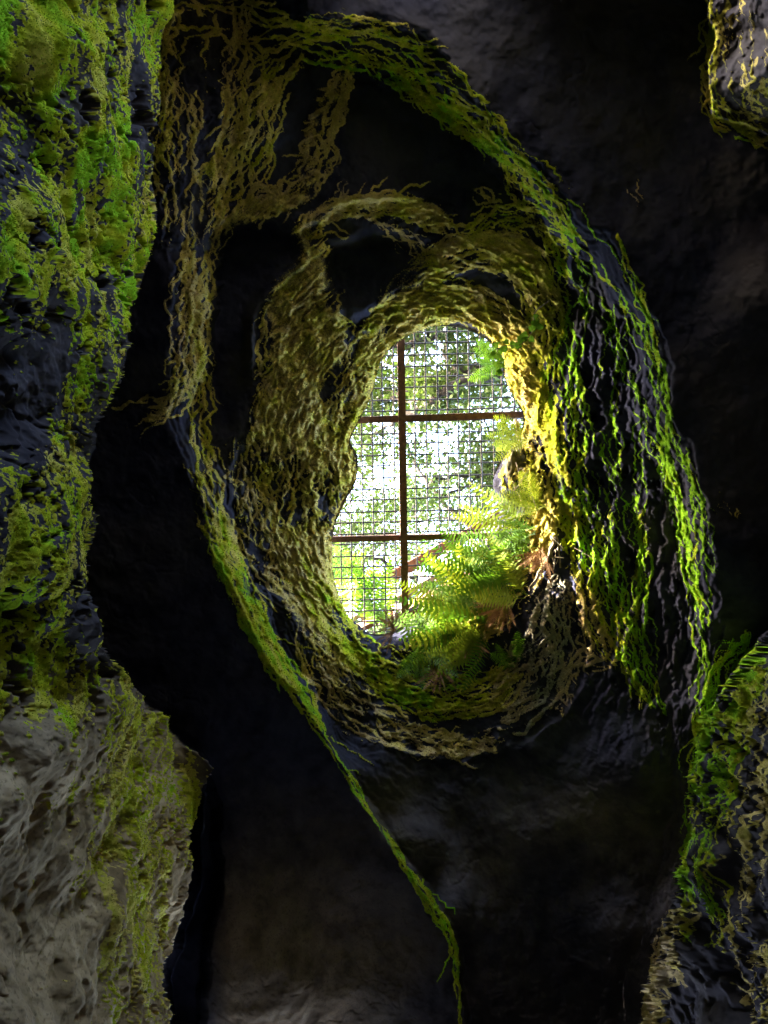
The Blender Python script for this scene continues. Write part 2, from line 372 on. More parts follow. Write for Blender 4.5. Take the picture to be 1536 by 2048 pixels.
def band(pts, hw, n, hu, fill=0.0, wd=(1.3, 2.6), ln=(.15, .6), wig=1.0):
    C = spline(pts, False, 8)
    seg = np.r_[0, np.cumsum(np.linalg.norm(np.diff(C, axis=0), axis=1))]; L = seg[-1]
    m = max(8, int(L/2.0)); s = np.linspace(0, L, m)
    c = np.stack([np.interp(s, seg, C[:, 0]), np.interp(s, seg, C[:, 1])], 1)
    tn = np.gradient(c, axis=0); tn /= np.linalg.norm(tn, axis=1)[:, None]+1e-9
    for _ in range(2): tn[1:-1] = (tn[:-2]+tn[1:-1]*2+tn[2:])/4
    nm = np.stack([-tn[:, 1], tn[:, 0]], 1)
    HW = np.interp(np.linspace(0, 1, m), np.linspace(0, 1, len(np.atleast_1d(hw))), np.atleast_1d(hw)) if np.ndim(hw) else np.full(m, hw)
    X, Y, Wd, Hu, St = [], [], [], [], []
    for k in range(n):
        l = rs.uniform(*ln); a = rs.uniform(-.1, 1.0-l*.8); i0, i1 = int(max(a, 0)*m), int(min(a+l, 1)*m)
        if i1-i0 < 10: continue
        q = i1-i0
        off = rs.uniform(-1, 1)*HW[i0:i1]+smooth_walk(q, 26, 6.5*wig)+smooth_walk(q, 8, 2.8*wig)+smooth_walk(q, 3, 1.5*wig)
        lw = .76*rs.uniform(*wd)
        wv = lw*(1+.45*smooth_walk(q, 9, .7)); wv = np.clip(wv, .8, 4.2)
        st = np.clip(1.0+.4*smooth_walk(q, 14, .8), .25, 1.15)*sstep(0, 9, np.arange(q))*sstep(0, 9, q-1-np.arange(q))
        X.append(c[i0:i1, 0]+nm[i0:i1, 0]*off+smooth_walk(q, 5, 1.2)); Y.append(c[i0:i1, 1]+nm[i0:i1, 1]*off); Wd.append(wv)
        Hu.append(np.full(q, hu+rs.normal(0, .09))); St.append(st)
        if rs.random() < .55 and q > 30:          # a side twig that leaves and trails off
            b0 = rs.integers(5, q-15); bl = min(q-b0, int(rs.integers(15, 60)))
            sl_ = rs.choice([-1, 1])*rs.uniform(.2, .6)
            oo = off[b0:b0+bl]+sl_*2*np.arange(bl)+smooth_walk(bl, 6, 2.5)
            X.append(c[i0+b0:i0+b0+bl, 0]+nm[i0+b0:i0+b0+bl, 0]*oo); Y.append(c[i0+b0:i0+b0+bl, 1]+nm[i0+b0:i0+b0+bl, 1]*oo)
            Wd.append(np.full(bl, lw*.75)); Hu.append(np.full(bl, hu)); St.append(sstep(0, 14, bl-np.arange(bl))*.9)
    if X: stamp(*(np.concatenate(a) for a in (X, Y, Wd, Hu, St)))
    sub = slice(None, None, 5)
    fills.append((c[sub], HW[sub]+6, min(1, .20+fill*1.25), hu))
fills = []
band([(590,70),(700,82),(830,140),(930,210),(1010,285),(1080,360),(1150,430)], [25,32,48,48,40,38,35], 26, .86, .06, (1.2, 2.4))
band([(600,100),(740,140),(850,205),(950,268),(1040,330),(1110,415),(1145,485)], [12,16,18,18,18,20,20], 18, .96, .2, (1.4, 2.6))
band([(1120,400),(1160,450),(1190,510),(1240,580),(1290,690),(1330,810),(1370,940),(1405,1060),(1420,1160),(1432,1260)], [40,50,55,55,52,50,48,46,40,28], 15, 1.06, -.08, (1.0, 1.9), (.2, .7))
band([(1230,460),(1262,560),(1300,680),(1320,800),(1330,900),(1352,1000),(1375,1110),(1395,1250),(1410,1390),(1400,1520)], [8,10,14,16,12,12,14,16,16,14], 9, 1.06, -.08, (1.2, 2.2), (.3, .8), .7)
band([(1120,500),(1170,600),(1180,720),(1190,850),(1200,980),(1210,1100),(1230,1220),(1270,1330),(1320,1430)], [70,100,112,104,92,74,68,45,14], 42, 1.05, -.08, (.95, 1.7), (.12, .55), 1.2)
band([(1185,880),(1195,1000),(1200,1100),(1220,1230),(1258,1320),(1315,1425)], [36,38,42,40,24,6], 16, 1.06, -.06, (1.1, 2.0), (.2, .7))
band([(1282,950),(1285,1100),(1275,1230),(1290,1330),(1335,1440)], [12,18,18,14,5], 8, 1.05, -.06, (1.4, 2.6), (.3, .8), .7)
band([(1080,540),(1098,640),(1088,760),(1108,880),(1128,1010),(1140,1130)], [40,34,26,24,22,18], 28, .78, .05, (1.4, 2.6), (.2, .6))
band([(1050,860),(1050,950),(1070,1050),(1040,1130),(990,1210),(920,1270),(850,1300)], [26,40,46,50,50,44,36], 40, .68, .5, (1.6, 3.0), (.06, .25), 1.2)
band([(770,650),(825,565),(900,515),(980,500),(1050,530),(1092,600),(1112,690)], [40,42,40,36,40,36,30], 66, .68, .5, (1.5, 2.8), (.12, .45), .6)
band([(765,710),(800,650),(860,615),(930,610),(992,640),(1032,705),(1062,790),(1075,880)], [36,34,38,42,42,32,30,20], 62, .64, .7, (1.5, 2.7), (.12, .45), .5)
band([(872,505),(950,480),(1040,488),(1095,545)], [14,18,20,18], 16, .42, .2, (1.6, 2.8), (.2, .6), .7)
band([(600,485),(655,428),(780,410),(880,440),(930,472)], [24,24,20,22,18], 26, .6, .5, (1.8, 3.4))
band([(930,468),(990,432),(1060,430),(1125,482),(1150,560)], [20,22,26,28,25], 24, .86, .2, (1.4, 2.6))
band([(622,560),(605,700),(600,850),(595,1000),(610,1120),(650,1210)], [70,90,88,84,70,40], 60, .6, .7, (1.6, 3.4), (.06, .25), 1.3)
band([(770,640),(745,720),(700,820),(685,900),(690,970),(660,1040)], [40,48,44,40,30,20], 40, .66, .75, (1.6, 3.2), (.08, .35), 1.2)
band([(485,900),(500,1020),(545,1130),(620,1220),(660,1290)], [30,42,44,36,28], 34, .42, .3, (1.5, 2.8), (.12, .4))
band([(565,1090),(620,1170),(670,1250),(745,1330),(860,1385),(960,1390),(1040,1330)], [30,34,38,44,52,45,28], 70, .93, .22, (1.2, 2.4), (.12, .5), .9)
band([(590,1215),(645,1310),(690,1400),(770,1455),(880,1490),(1000,1490)], [36,40,44,34,24,14], 44, .38, .2, (1.4, 2.6), (.1, .4))
band([(990,1440),(1060,1375),(1100,1285),(1105,1205),(1135,1150)], [44,62,60,36,20], 62, .10, .06, (1.2, 2.4), (.12, .5))
band([(1165,1170),(1180,1260),(1200,1310),(1150,1330),(1130,1420)], [24,30,34,26,12], 20, .3, .12, (1.4, 2.6), (.15, .5))
band([(560,175),(540,270),(480,400),(432,490),(402,600),(396,750),(402,870),(432,1000),(470,1130),(530,1270),(600,1380)], [20,20,24,18,16,18,22,22,22,20,18], 38, .7, .08, (1.4, 2.8), (.08, .3))
band([(425,1040),(480,1180),(540,1300),(600,1382),(650,1470)], [18,20,24,18,7], 26, 1.0, .10, (1.5, 3.0), (.2, .7), .7)
band([(342,885),(400,1010),(440,1130),(500,1230),(560,1350)], [10,12,14,12,10], 10, .9, .06, (1.4, 2.4), (.2, .6))
band([(600,1390),(660,1490),(720,1590),(790,1702),(870,1822),(910,1900),(920,2080)], [9,8,4,7,13,3,2], 9, .95, .02, (1.1, 2.3), (.2, .7), .4)
band([(440,-20),(420,150),(410,300),(392,450),(380,600),(368,720),(320,800),(225,835)], [100,105,90,58,42,40,40,24], 64, .52, .06, (1.5, 3.0), (.07, .3), 1.2)
band([(600,88),(520,170),(470,280),(425,400)], [26,40,34,24], 30, .7, .2, (1.5, 2.8), (.2, .6))
band([(335,30),(480,40),(600,60),(720,50),(880,100)], [40,46,30,20,14], 30, .78, .08, (1.4, 2.6), (.12, .4))
band([(702,130),(655,230),(628,330),(575,395),(505,425),(440,480)], [8,32,38,34,24,20], 36, .42, .42, (1.6, 3.2), (.12, .4), 1.2)
band([(690,330),(650,400),(590,450)], [30,40,30], 16, .3, .08, (1.2, 2.2))
band([(1010,300),(1050,380),(1090,440)], [26,30,28], 16, .86, 0, (1.1, 2.0), (.3, .7))
band([(940,370),(1000,400),(1060,440)], [14,16,14], 5, .4, 0, (1.1, 1.8))
band([(700,420),(760,450),(850,520),(790,580)], [10,14,16,16], 12, .3, .05, (1.2, 2.0))
band([(1520,1270),(1465,1350),(1440,1500),(1425,1650),(1415,1780),(1400,1900)], [26,44,52,50,46,40], 62, 1.02, -.04, (1.2, 2.4), (.12, .45), 1.2)
band([(1530,1330),(1515,1500),(1500,1700),(1500,1900),(1510,2080)], [40,44,50,50,50], 40, .5, 0, (1.2, 2.4), (.08, .35), 1.4)
band([(1412,1420),(1400,1560),(1388,1700),(1375,1800)], [10,10,10,10], 14, .97, .2, (1.5, 2.8), (.2, .7), .7)
band([(1370,1810),(1335,1890),(1312,1980),(1300,2080)], [22,24,22,20], 26, .4, .2, (1.5, 2.8), (.15, .5))
band([(1418,-20),(1428,80),(1424,190),(1470,246),(1560,280)], [14,16,18,20,20], 24, .8, .15, (1.5, 2.8), (.15, .5))
band([(1490,-20),(1500,100),(1510,200),(1560,240)], [50,50,40,30], 24, .55, .05, (1.4, 2.6), (.12, .4), 1.3)
band([(1270,350),(1285,420)], [20,10], 3, .25, 0, (1.1, 1.6), (.4, .8))
band([(1455,985),(1470,1050)], [18,12], 4, .3, 0, (1.1, 1.6), (.4, .8))
band([(325,-30),(318,150),(316,320),(322,470)], [18,18,20,18], 16, .72, .02, (1.3, 2.4), (.15, .5))
fillI = np.zeros(CXg.shape); fillH = np.zeros(CXg.shape); fillW = np.full(CXg.shape, 1e-3)
for c, HW, fl, hu in fills:
    for (x, y), wv in zip(c, HW):
        i0, i1 = np.searchsorted(cx_, [x-2.2*wv-6, x+2.2*wv+6]); j0, j1 = np.searchsorted(cy_, [y-2.2*wv-6, y+2.2*wv+6])
        if i0 >= i1 or j0 >= j1: continue
        d = ((CXg[j0:j1, i0:i1]-x)**2+(CYg[j0:j1, i0:i1]-y)**2)/(wv*wv)
        g = fl*np.clip(1.35-d, 0, 1)
        fillI[j0:j1, i0:i1] = np.maximum(fillI[j0:j1, i0:i1], g)
        fillH[j0:j1, i0:i1] += g*hu; fillW[j0:j1, i0:i1] += g
fill = bil(fillI, qx, qy); fh = bil(fillH/fillW, px, py); fw = np.clip(bil(fillW, px, py), 0, 1)
# granular moss of the near left wall
EL = idw([(60,60,.95),(200,60,.9),(60,250,.5),(200,300,1.0),(30,330,.1),(80,420,.7),(150,500,1.0),(250,500,.9),(40,560,.75),(180,650,.9),(240,600,.6),
          (40,760,-.6),(100,720,-.2),(180,760,.8),(60,860,-.6),(140,860,.6),(110,930,.75),(60,1010,.9),(40,1100,.85),(130,1100,.5),(70,1200,.75),
          (150,1250,.1),(60,1330,.75),(140,1400,.8),(60,1420,.3),(220,1400,.3),(250,1480,.8),(330,1500,.0),(120,1520,-.1),(40,1520,-.5),(240,1580,.85),
          (330,1620,.5),(150,1650,-.5),(230,1700,.55),(300,1700,.85),(345,1780,.0),(240,1830,.45),(300,1830,.75),(150,1850,-.7),(280,1930,.65),(330,1950,-.2),(250,1990,.2),(275,2040,.4),
          (60,1700,-.8),(60,1900,-.8),(150,2000,-.8),(330,300,.1),(290,200,.4),(270,760,.1)], 3.4)
gran_n = fbm(base*16, 4, 51, .6); gran_b = fbm(np.stack([px/70, py/150, np.zeros_like(px)], 1), 4, 61, .6)
el = bil(EL, qx, qy)*swl
strk = fbm(np.stack([px/15, py/150, 0*px+8], 1), 3, 231, .55)
grain = .9*vnoise(base*80, 241)+.6*vnoise(base*150, 242)
hole_n = fbm(np.stack([px/34, py/70, 0*px+3], 1), 4, 251, .6)
gran = sstep(-.15, .35, .95*grain+1.4*(el+.45*gran_b+.95*strk+.25*gran_n-.50+.10*sstep(850, 1000, py)))*sstep(-.46, -.28, hole_n+.25*gran_n)*swl
# veins: a net of thin ridges that runs round the shaft, or down the near walls
jx = px+4*fbm(np.stack([px/16, py/16, 0*px+1], 1), 3, 171, .6); jy = py+4*fbm(np.stack([px/16, py/16, 0*px+4], 1), 3, 181, .6)
th2 = np.arctan2(jy-960, jx-870); r2 = np.hypot(jx-870, (jy-960)*.85)
def vein(fr, ft, sd):
    a = np.abs(fbm(np.stack([r2/fr, np.cos(th2)*ft, np.sin(th2)*ft], 1), 2, sd, .45))
    b = np.abs(fbm(np.stack([jx/(fr*.85), jy/(fr*3.2), 0*px+sd], 1), 2, sd+5, .45))
    vert = np.clip(np.maximum(np.maximum(swr, swl), zH*(1-inside1)), 0, 1)
    return a*(1-vert)+b*vert
n1 = vein(17, 5.5, 191); n2 = vein(10, 8.5, 201)
pnz = fbm(np.stack([px/85, py/85, 0*px+12], 1), 4, 211, .55)
dens = np.clip(fill*(1+1.1*pnz)-.03, 0, 1)
wv1 = .014+.12*dens**1.5; wv2 = .27*np.clip(dens-.25, 0, 1)**1.3
q1 = np.clip(1.25-n1/(wv1+1e-4), 0, 1); q2 = np.clip(1.25-n2/(wv2+1e-4), 0, 1)*(wv2 > .004)
brk = np.clip(.9+1.3*fbm(base*6, 3, 221), 0, 1)
flm = np.maximum(q1, q2)*sstep(.03, .16, dens)*np.clip(brk+.5*dens, 0, 1)*(1-swl)
m_s = mossI.ravel(); r_s = ridI.ravel()
fade = np.clip(.95+.9*fbm(base*4.0, 3, 81), .35, 1.15)
pk = 1-.85*np.maximum(np.maximum(flat1, flat2), .9*flat3)
m_s = m_s*fade*(.4+.6*pk); flm = flm*pk
keepfar = (1-swl)*(1-swr)*(1-str_)
patch = np.clip(.62+1.0*fbm(np.stack([px/120, py/120, 0*px+9], 1), 4, 141, .55), 0, 1)
HUE0 = bil(idw([(900,560,.68),(900,450,.55),(600,800,.58),(700,800,.65),(560,1100,.45),(700,1400,.42),(850,1400,.85),(1000,1480,.35),(1080,1350,.12),(1120,1200,.15),(1200,700,.93),(1200,1100,.96),
            (1300,800,1),(1400,1100,1),(1420,1350,.95),(1390,1700,.85),(1310,1950,.4),(1000,280,.95),(800,150,.82),(650,50,.8),(450,100,.6),(400,350,.5),(350,600,.45),(400,900,.75),(480,1170,.97),(560,1320,1),(700,1560,.95),(850,1800,.95),(1100,950,.8),(950,1200,.8)]), px, py)
mline = np.clip(lines*1.35*patch, 0, 1)*keepfar*pk
moss = np.clip(np.maximum.reduce([m_s, flm, gran, .47*sstep(.35, .9, dens)*keepfar*pk]), 0, 1)
hs = (hueI/hueW).ravel(); hsW = np.clip(hueW.ravel(), 0, 1)
hue = (hs*hsW+fh*fw*.5+HUE0*.5)/(hsW+fw*.5+.5)
tall = 1-.12*sstep(1150, 1900, py)
hue = np.where(gran > .05, hue*(1-swl)+swl*np.clip(.90*tall-.05*sstep(600, 1100, py)+.10*gran_b, 0, 1), hue)
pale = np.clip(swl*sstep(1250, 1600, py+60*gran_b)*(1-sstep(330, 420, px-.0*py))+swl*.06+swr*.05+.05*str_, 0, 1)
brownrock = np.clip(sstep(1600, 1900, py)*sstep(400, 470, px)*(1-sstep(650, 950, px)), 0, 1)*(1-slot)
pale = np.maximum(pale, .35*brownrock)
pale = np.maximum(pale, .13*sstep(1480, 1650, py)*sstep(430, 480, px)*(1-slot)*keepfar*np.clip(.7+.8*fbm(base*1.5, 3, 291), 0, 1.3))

# ---- relief
gra = np.abs(vnoise(base*42, 91))+.5*np.abs(vnoise(base*88, 92))
fineR = fbm(base*26, 4, 93, .65); crack = np.clip(.05-np.abs(fbm(base*np.array([3.5, 3.5, 2.2])+.25*fbm(base*9, 3, 94)[:, None], 3, 96)), 0, 1)/.05
crack *= (fbm(base*2.0, 2, 98) > .02)
lump = fbm(base*2.3, 5, 95, .5); lump2 = fbm(base*7, 4, 97, .55)
pit = np.clip(np.abs(fbm(base*np.array([6, 6, 3.0]), 3, 99))-.33, 0, 1)
nearw = np.maximum(np.maximum(swl, swr), str_); wlr_ = np.maximum(swl, swr)
smoothrock = (1-nearw)*(1-np.clip(fill*3+m_s, 0, 1))
disp = .11*lump*(1-.35*smoothrock)+.045*lump2*(1-.6*smoothrock)*(1-.45*swl)
disp += dep*(3.2/F)*(r_s*fade)*1.55*(1-.6*nearw)                       # strands stand proud, about as high as wide
disp += flm*(.034+.035*gra)*(dep/5.5)+gran*(.002+.0045*np.clip(grain, -.5, 1))
disp += .012*fineR*(.35+.65*nearw)*(1-.4*wlr_)*(1-.4*gran)-.020*crack*np.clip(nearw+.4*smoothrock, 0, 1)-.06*swl*sstep(-.34, -.5, hole_n)*sstep(.1, .4, el)
pit2 = sstep(.42, .62, fbm(base*11, 2, 281))
disp -= (.02*pit+.016*pit2)*nearw*(1-.7*np.clip(gran, 0, 1))
rim = np.clip(1-np.abs(sd_hole_true)/18, 0, 1)
disp *= (1-.4*rim)
disp = np.clip(disp, -.35, .35)
wlr = np.maximum(swl, swr)
V = CAM+RAY*(dep-disp*(1-wlr))[:, None]
V[:, 0] += disp*(swl-swr*(1-swl))

idx = np.arange(NX*NY).reshape(NY, NX)
quads = np.stack([idx[:-1, :-1].ravel(), idx[1:, :-1].ravel(), idx[1:, 1:].ravel(), idx[:-1, 1:].ravel()], 1)
keep = (sd_hole_true[quads] < 0).all(1)
reg = np.where(SD['lip1'] > 0, 1, 0); reg = np.where(SD['tr'] > 0, 4, reg); reg = np.where(SD['wr'] > 0, 3, reg); reg = np.where(SD['wl'] > 0, 2, reg)
qreg = reg[quads[:, 0]]
NAMES = {0: 'cave_ceiling', 1: 'skylight_shaft_wall', 2: 'cave_wall_left', 3: 'cave_wall_right', 4: 'cave_ceiling_overhang'}
LABS = {0: 'dark rock ceiling of the cave around the skylight', 1: 'mossy rock shaft narrowing up to the skylight', 2: 'pitted mossy rock wall close on the left',
        3: 'rough rock wall with moss strands at lower right', 4: 'hanging mossy rock mass in the top right corner'}
midv = np.clip(.5+.9*fbm(base*8, 4, 261, .6), 0, 1); bigv = np.clip(2.2*fbm(base*1.8, 3, 271), 0, 1)
for r in range(5):
    q = quads[keep & (qreg == r)]
    ids, inv = np.unique(q, return_inverse=True)
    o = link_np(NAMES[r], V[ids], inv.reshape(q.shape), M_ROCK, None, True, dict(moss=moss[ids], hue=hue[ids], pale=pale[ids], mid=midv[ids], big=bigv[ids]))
    tag(o, LABS[r], 'rock', kind='structure')

# ---- moss tufts, each a pair of tiny blades standing on the mossy rock
NRM = np.zeros_like(V)
Vg = V.reshape(NY, NX, 3)
nn = np.cross(np.gradient(Vg, axis=0), np.gradient(Vg, axis=1)).reshape(-1, 3)
nn /= np.linalg.norm(nn, axis=1)[:, None]+1e-9
nn *= np.where((nn*RAY).sum(1) > 0, -1, 1)[:, None]
prob = np.clip(moss-.45, 0, 1)*(sd_hole_true < 0)
prob *= np.where(swl > .5, .75, 1.0)
TN = 190000
pick = np.flatnonzero(rs.random(len(prob)) < prob*TN/prob.sum())
def tufts(ids, name, label):
    n = len(ids); c = V[ids]+rs.normal(0, 1, (n, 3))*(dep[ids]*1.2/F)[:, None]; N = nn[ids]
    d = N+rs.normal(0, .55, (n, 3))+np.array([0, 0, .15]); d /= np.linalg.norm(d, axis=1)[:, None]
    s = np.cross(d, rs.normal(0, 1, (n, 3))); s /= np.linalg.norm(s, axis=1)[:, None]+1e-9
    sz = dep[ids]*rs.uniform(1.3, 2.8, n)/F
    a = c-d*(sz*.3)[:, None]; tip = c+d*(sz*1.0)[:, None]; mid = c+d*(sz*.4)[:, None]
    Vt = np.stack([a, mid+s*(sz*.42)[:, None], tip, mid-s*(sz*.42)[:, None]], 1).reshape(-1, 3)
    Q = np.arange(4*n).reshape(n, 4)
    hu = np.repeat(np.clip(hue[ids]+rs.normal(0, .07, n), 0, 1), 4); lum = np.repeat(rs.uniform(.6, 1.35, n), 4)
    o = link_np(name, Vt, Q, M_TUFT, None, False, dict(hue=hu, lum=lum))
    tag(o, label, 'moss', kind='stuff')
MLAB = {0: 'thin strands of green moss hanging on the dark ceiling', 1: 'olive moss coating the shaft below the skylight', 2: 'bright green clumpy moss on the left wall',
        3: 'moss on the ribbed rock at lower right', 4: 'moss on the rock in the top right corner'}
for r in range(5): tufts(pick[reg[pick] == r], 'moss', MLAB[r])

# ---- the rest of the chamber below the frame: skirt walls, floor, and the mouth on the far side
edge = np.r_[idx[0, ::3], idx[::3, -1], idx[-1, ::-3], idx[::-3, 0]]
E = V[edge]; epx, epy = px[edge], py[edge]
cen = np.array([.4, .4]); NR = 36
rings = [E]
for k in range(1, NR+1):
    t = k/NR; R_ = E.copy()
    R_[:, :2] = cen+(E[:, :2]-cen)*(1+.40*t); R_[:, 2] = E[:, 2]*(1-t)-.05*t
    a = .5*sstep(0, .12, np.array(t))*(1-sstep(.85, 1, np.array(t)))
    rings.append(R_+a*np.stack([fbm(R_*1.4, 5, 200+j, .55) for j in range(3)], 1))
n = len(edge); SV = np.vstack(rings); SF = []
for k in range(NR):
    zk = E[:, 2]*(1-k/NR)
    for j in range(n):
        j2 = (j+1) % n
        if zk[j] > 4.2 and epy[j] > 2100 and 400 < epx[j] < 800: continue     # a cleft on the far side lets daylight in
        if zk[j] > 4.2 and epy[j] < -68 and 720 < epx[j] < 980: continue      # an added opening behind the viewer, cut to light the left wall
        SF.append((k*n+j, k*n+j2, (k+1)*n+j2, (k+1)*n+j))
sm = np.clip(fbm(SV*3, 4, 310, .6)*2.2-.15+.5*vnoise(SV*30, 315), 0, 1)
smid = np.clip(.5+.9*fbm(SV*8, 4, 320, .6), 0, 1); sbig = np.clip(2*fbm(SV*1.8, 3, 330), 0, 1)
o = link_np('cave_lower_wall', SV, np.array(SF), M_ROCK, None, True, dict(moss=sm*sstep(2.0, 4.0, SV[:, 2]), hue=np.full(len(SV), .62), pale=np.full(len(SV), .18), mid=smid, big=sbig))
tag(o, 'rough lower rock walls of the cave below the view', 'rock', kind='structure')
fl = np.array([[x, y] for y in np.linspace(-5, 9, 40) for x in np.linspace(-5, 6, 34)])
FV = np.c_[fl, np.zeros(len(fl))]; FV[:, 2] = .08*fbm(FV*1.2, 4, 300)-.02
FQ = np.array([(r*34+c, r*34+c+1, (r+1)*34+c+1, (r+1)*34+c) for r in range(39) for c in range(33)])
M_FLOOR = simple('grey_floor', (.13, .14, .17), (.24, .25, .28), 5, .95, .4)
o = link_np('cave_floor', FV, FQ, M_FLOOR); tag(o, 'earth floor of the cave', 'ground', kind='structure')

# ---- hillside above: a plateau round the skylight that drops away beyond the cave mouth
HG = 6.53
hp = spline(HOLE, True, 3); hc = np.array([at(x, y, HG) for x, y in hp])
ctr = hc.mean(0)
GV, GF = [], []; n = len(hc)
radii = [0, .2, .4]+list(np.arange(.6, 5.0, .15))+[5.5, 6.5, 9, 14, 25, 50, 110, 300]
for k, rd in enumerate(radii):
    for j in range(n):
        d = hc[j]-ctr; d[2] = 0; L = np.linalg.norm(d); d /= L
        p = hc[j]+d*rd
        z = CAM[2]+HG+(0 if k == 0 else .05*math.sin(3.1*p[0]+1)*math.cos(2.7*p[1]))
        drop = max(float(sstep(5.4, 5.7, np.array(p[1])))*float(sstep(-9, -5, np.array(p[0]))), float(sstep(3.6, 3.9, np.array(-p[1]))))
        GV.append((p[0], p[1], z*(1-drop)-.12*drop))
for k in range(len(radii)-1):
    for j in range(n):
        j2 = (j+1) % n; GF.append((k*n+j, k*n+j2, (k+1)*n+j2, (k+1)*n+j))
GV = np.array(GV); GF = np.array(GF); gcv = GV[GF].mean(1); gsp = np.ptp(GV[GF][:, :, 2], axis=1)
mouth = (gsp > .5) & (((gcv[:, 1] < -3) & (gcv[:, 0] > -1.5) & (gcv[:, 0] < 2)) | ((gcv[:, 1] > 4.5) & (gcv[:, 0] > -1.4) & (gcv[:, 0] < 2.8)))
GF = GF[~mouth]                                  # the cliff is open at the far cleft and at the added opening
o = link_np('ground', GV, GF, M_SOIL); tag(o, 'leaf strewn hillside around the skylight opening', 'ground', kind='structure')

# ------------------------------------------------------------------ rusted grate over the opening
GH = 6.62; gz = CAM[2]+GH
gr = empty('steel_grate', at(870, 960, GH)); g0 = np.array(gr.location)
tag(gr, 'rusted steel grate of square wire mesh over the skylight', 'grate')
def gp(x, y, dz=0):
    p = at(x, y, GH)-g0; p[2] += dz; return p
def put_beam(name, a, b, wd, ht, mat):
    V_, F_ = beam(a, b, wd, ht); return link(name, V_, F_, mat, gr)
put_beam('cross_bar', gp(800, 560), gp(814, 1480), .068, .045, M_RUST)
put_beam('cross_bar', gp(560, 846, .03), gp(1240, 822, .03), .06, .04, M_RUST)
put_beam('cross_bar', gp(520, 1083, .03), gp(1260, 1066, .03), .055, .04, M_RUST)
def wire(a, b, r):
    a = np.array(a); b = np.array(b); m_ = (a+b)/2+np.array([rs.normal(0, .006), rs.normal(0, .006), rs.normal(0, .012)])
    q1 = (a+m_)/2+rs.normal(0, .003, 3); q2 = (b+m_)/2+rs.normal(0, .003, 3)
    V_, F_ = tube([a, q1, m_, q2, b], r, 5); return link('wire', V_, F_, M_WIRE, gr, True)
x = 566.0
while x < 1250:
    o1 = rs.normal(0, .8)
    wire(gp(x+o1-4, 560, .045), gp(x+o1+10, 1480, .045), .0075); x += 22.1
y = 600.0
while y < 1470:
    wire(gp(540, y+6, .053), gp(1250, y-14, .053), .0075); y += 22.3

# ------------------------------------------------------------------ timber stair with railing beside the opening
st = empty('wooden_staircase', at(800, 1240, 6.9)); s0 = np.array(st.location)
tag(st, 'wooden staircase with handrail and pale balusters beyond the grate', 'staircase')
def part(name, a, b, wd, ht, mat, up=(0, 0, 1)):
    V_, F_ = beam(np.array(a)-s0, np.array(b)-s0, wd, ht, up); return link(name, V_, F_, mat, st)
RA, RB = at(772, 1160, 8.2), at(1000, 1032, 8.75)      # upper flight handrail
LA, LB = at(600, 1250, 8.0), at(742, 1168, 8.1)       # lower landing handrail
dz = np.array([0, 0, .95])
part('handrail', RA, RB, .13, .045, M_WOOD); part('handrail', LA, LB, .12, .045, M_WOOD)
part('bottom_rail', RA-dz, RB-dz, .05, .09, M_WOODPALE); part('bottom_rail', LA-dz, LB-dz, .05, .09, M_WOODPALE)
for a, b, n in ((RA, RB, 9), (LA, LB, 6)):
    for k in range(n):
        t = (k+.35)/n; p = a+(b-a)*t; off = np.array([.03, .045, -.04])
        part('baluster', p+off, p+off-dz, .055, .055, M_WOODPALE, (0, 1, 0))
part('post', at(786, 1180, 8.25), at(799, 1236, 6.75), .10, .10, M_WOODPALE, (0, 1, 0))
part('stringer', RA-dz*1.35+np.array([-.1, .1, 0]), RB-dz*1.35+np.array([.1, .1, 0]), .045, .24, M_WOOD)
part('stringer', LA-dz*1.25, LB-dz*1.25+np.array([.15, 0, 0]), .045, .2, M_WOOD)
for k in range(7):
    p = RA+(RB-RA)*(k+.5)/7-dz*1.25+np.array([.06, .14, .02]); part('step', p, p+np.array([.12, .75, 0]), .26, .04, M_WOOD)

# ------------------------------------------------------------------ trees overhead
GZ = CAM[2]+HG
def leaves(cent, n_per, rad, size, rg):
    n = len(cent)*n_per
    q = rg.normal(0, 1, (n, 3)); q *= (rg.random(n)**.45/np.linalg.norm(q, axis=1))[:, None]
    c = np.repeat(cent, n_per, 0)+q*np.repeat(rad*1.7, n_per)[:, None]*np.array([1, 1, .6])
    d = rg.normal(0, 1, (n, 3))*np.array([1, 1, .5]); d /= np.linalg.norm(d, axis=1)[:, None]
    nrm = rg.normal(0, .5, (n, 3))+np.array([0, 0, 1.0]); s = np.cross(d, nrm); s /= np.linalg.norm(s, axis=1)[:, None]+1e-9
    L = size*rg.uniform(.6, 1.4, n)[:, None]
    V_ = np.stack([c-d*L*.5, c+s*L*.27, c+d*L*.5, c-s*L*.27], 1).reshape(-1, 3)
    return V_, np.arange(4*n).reshape(n, 4)
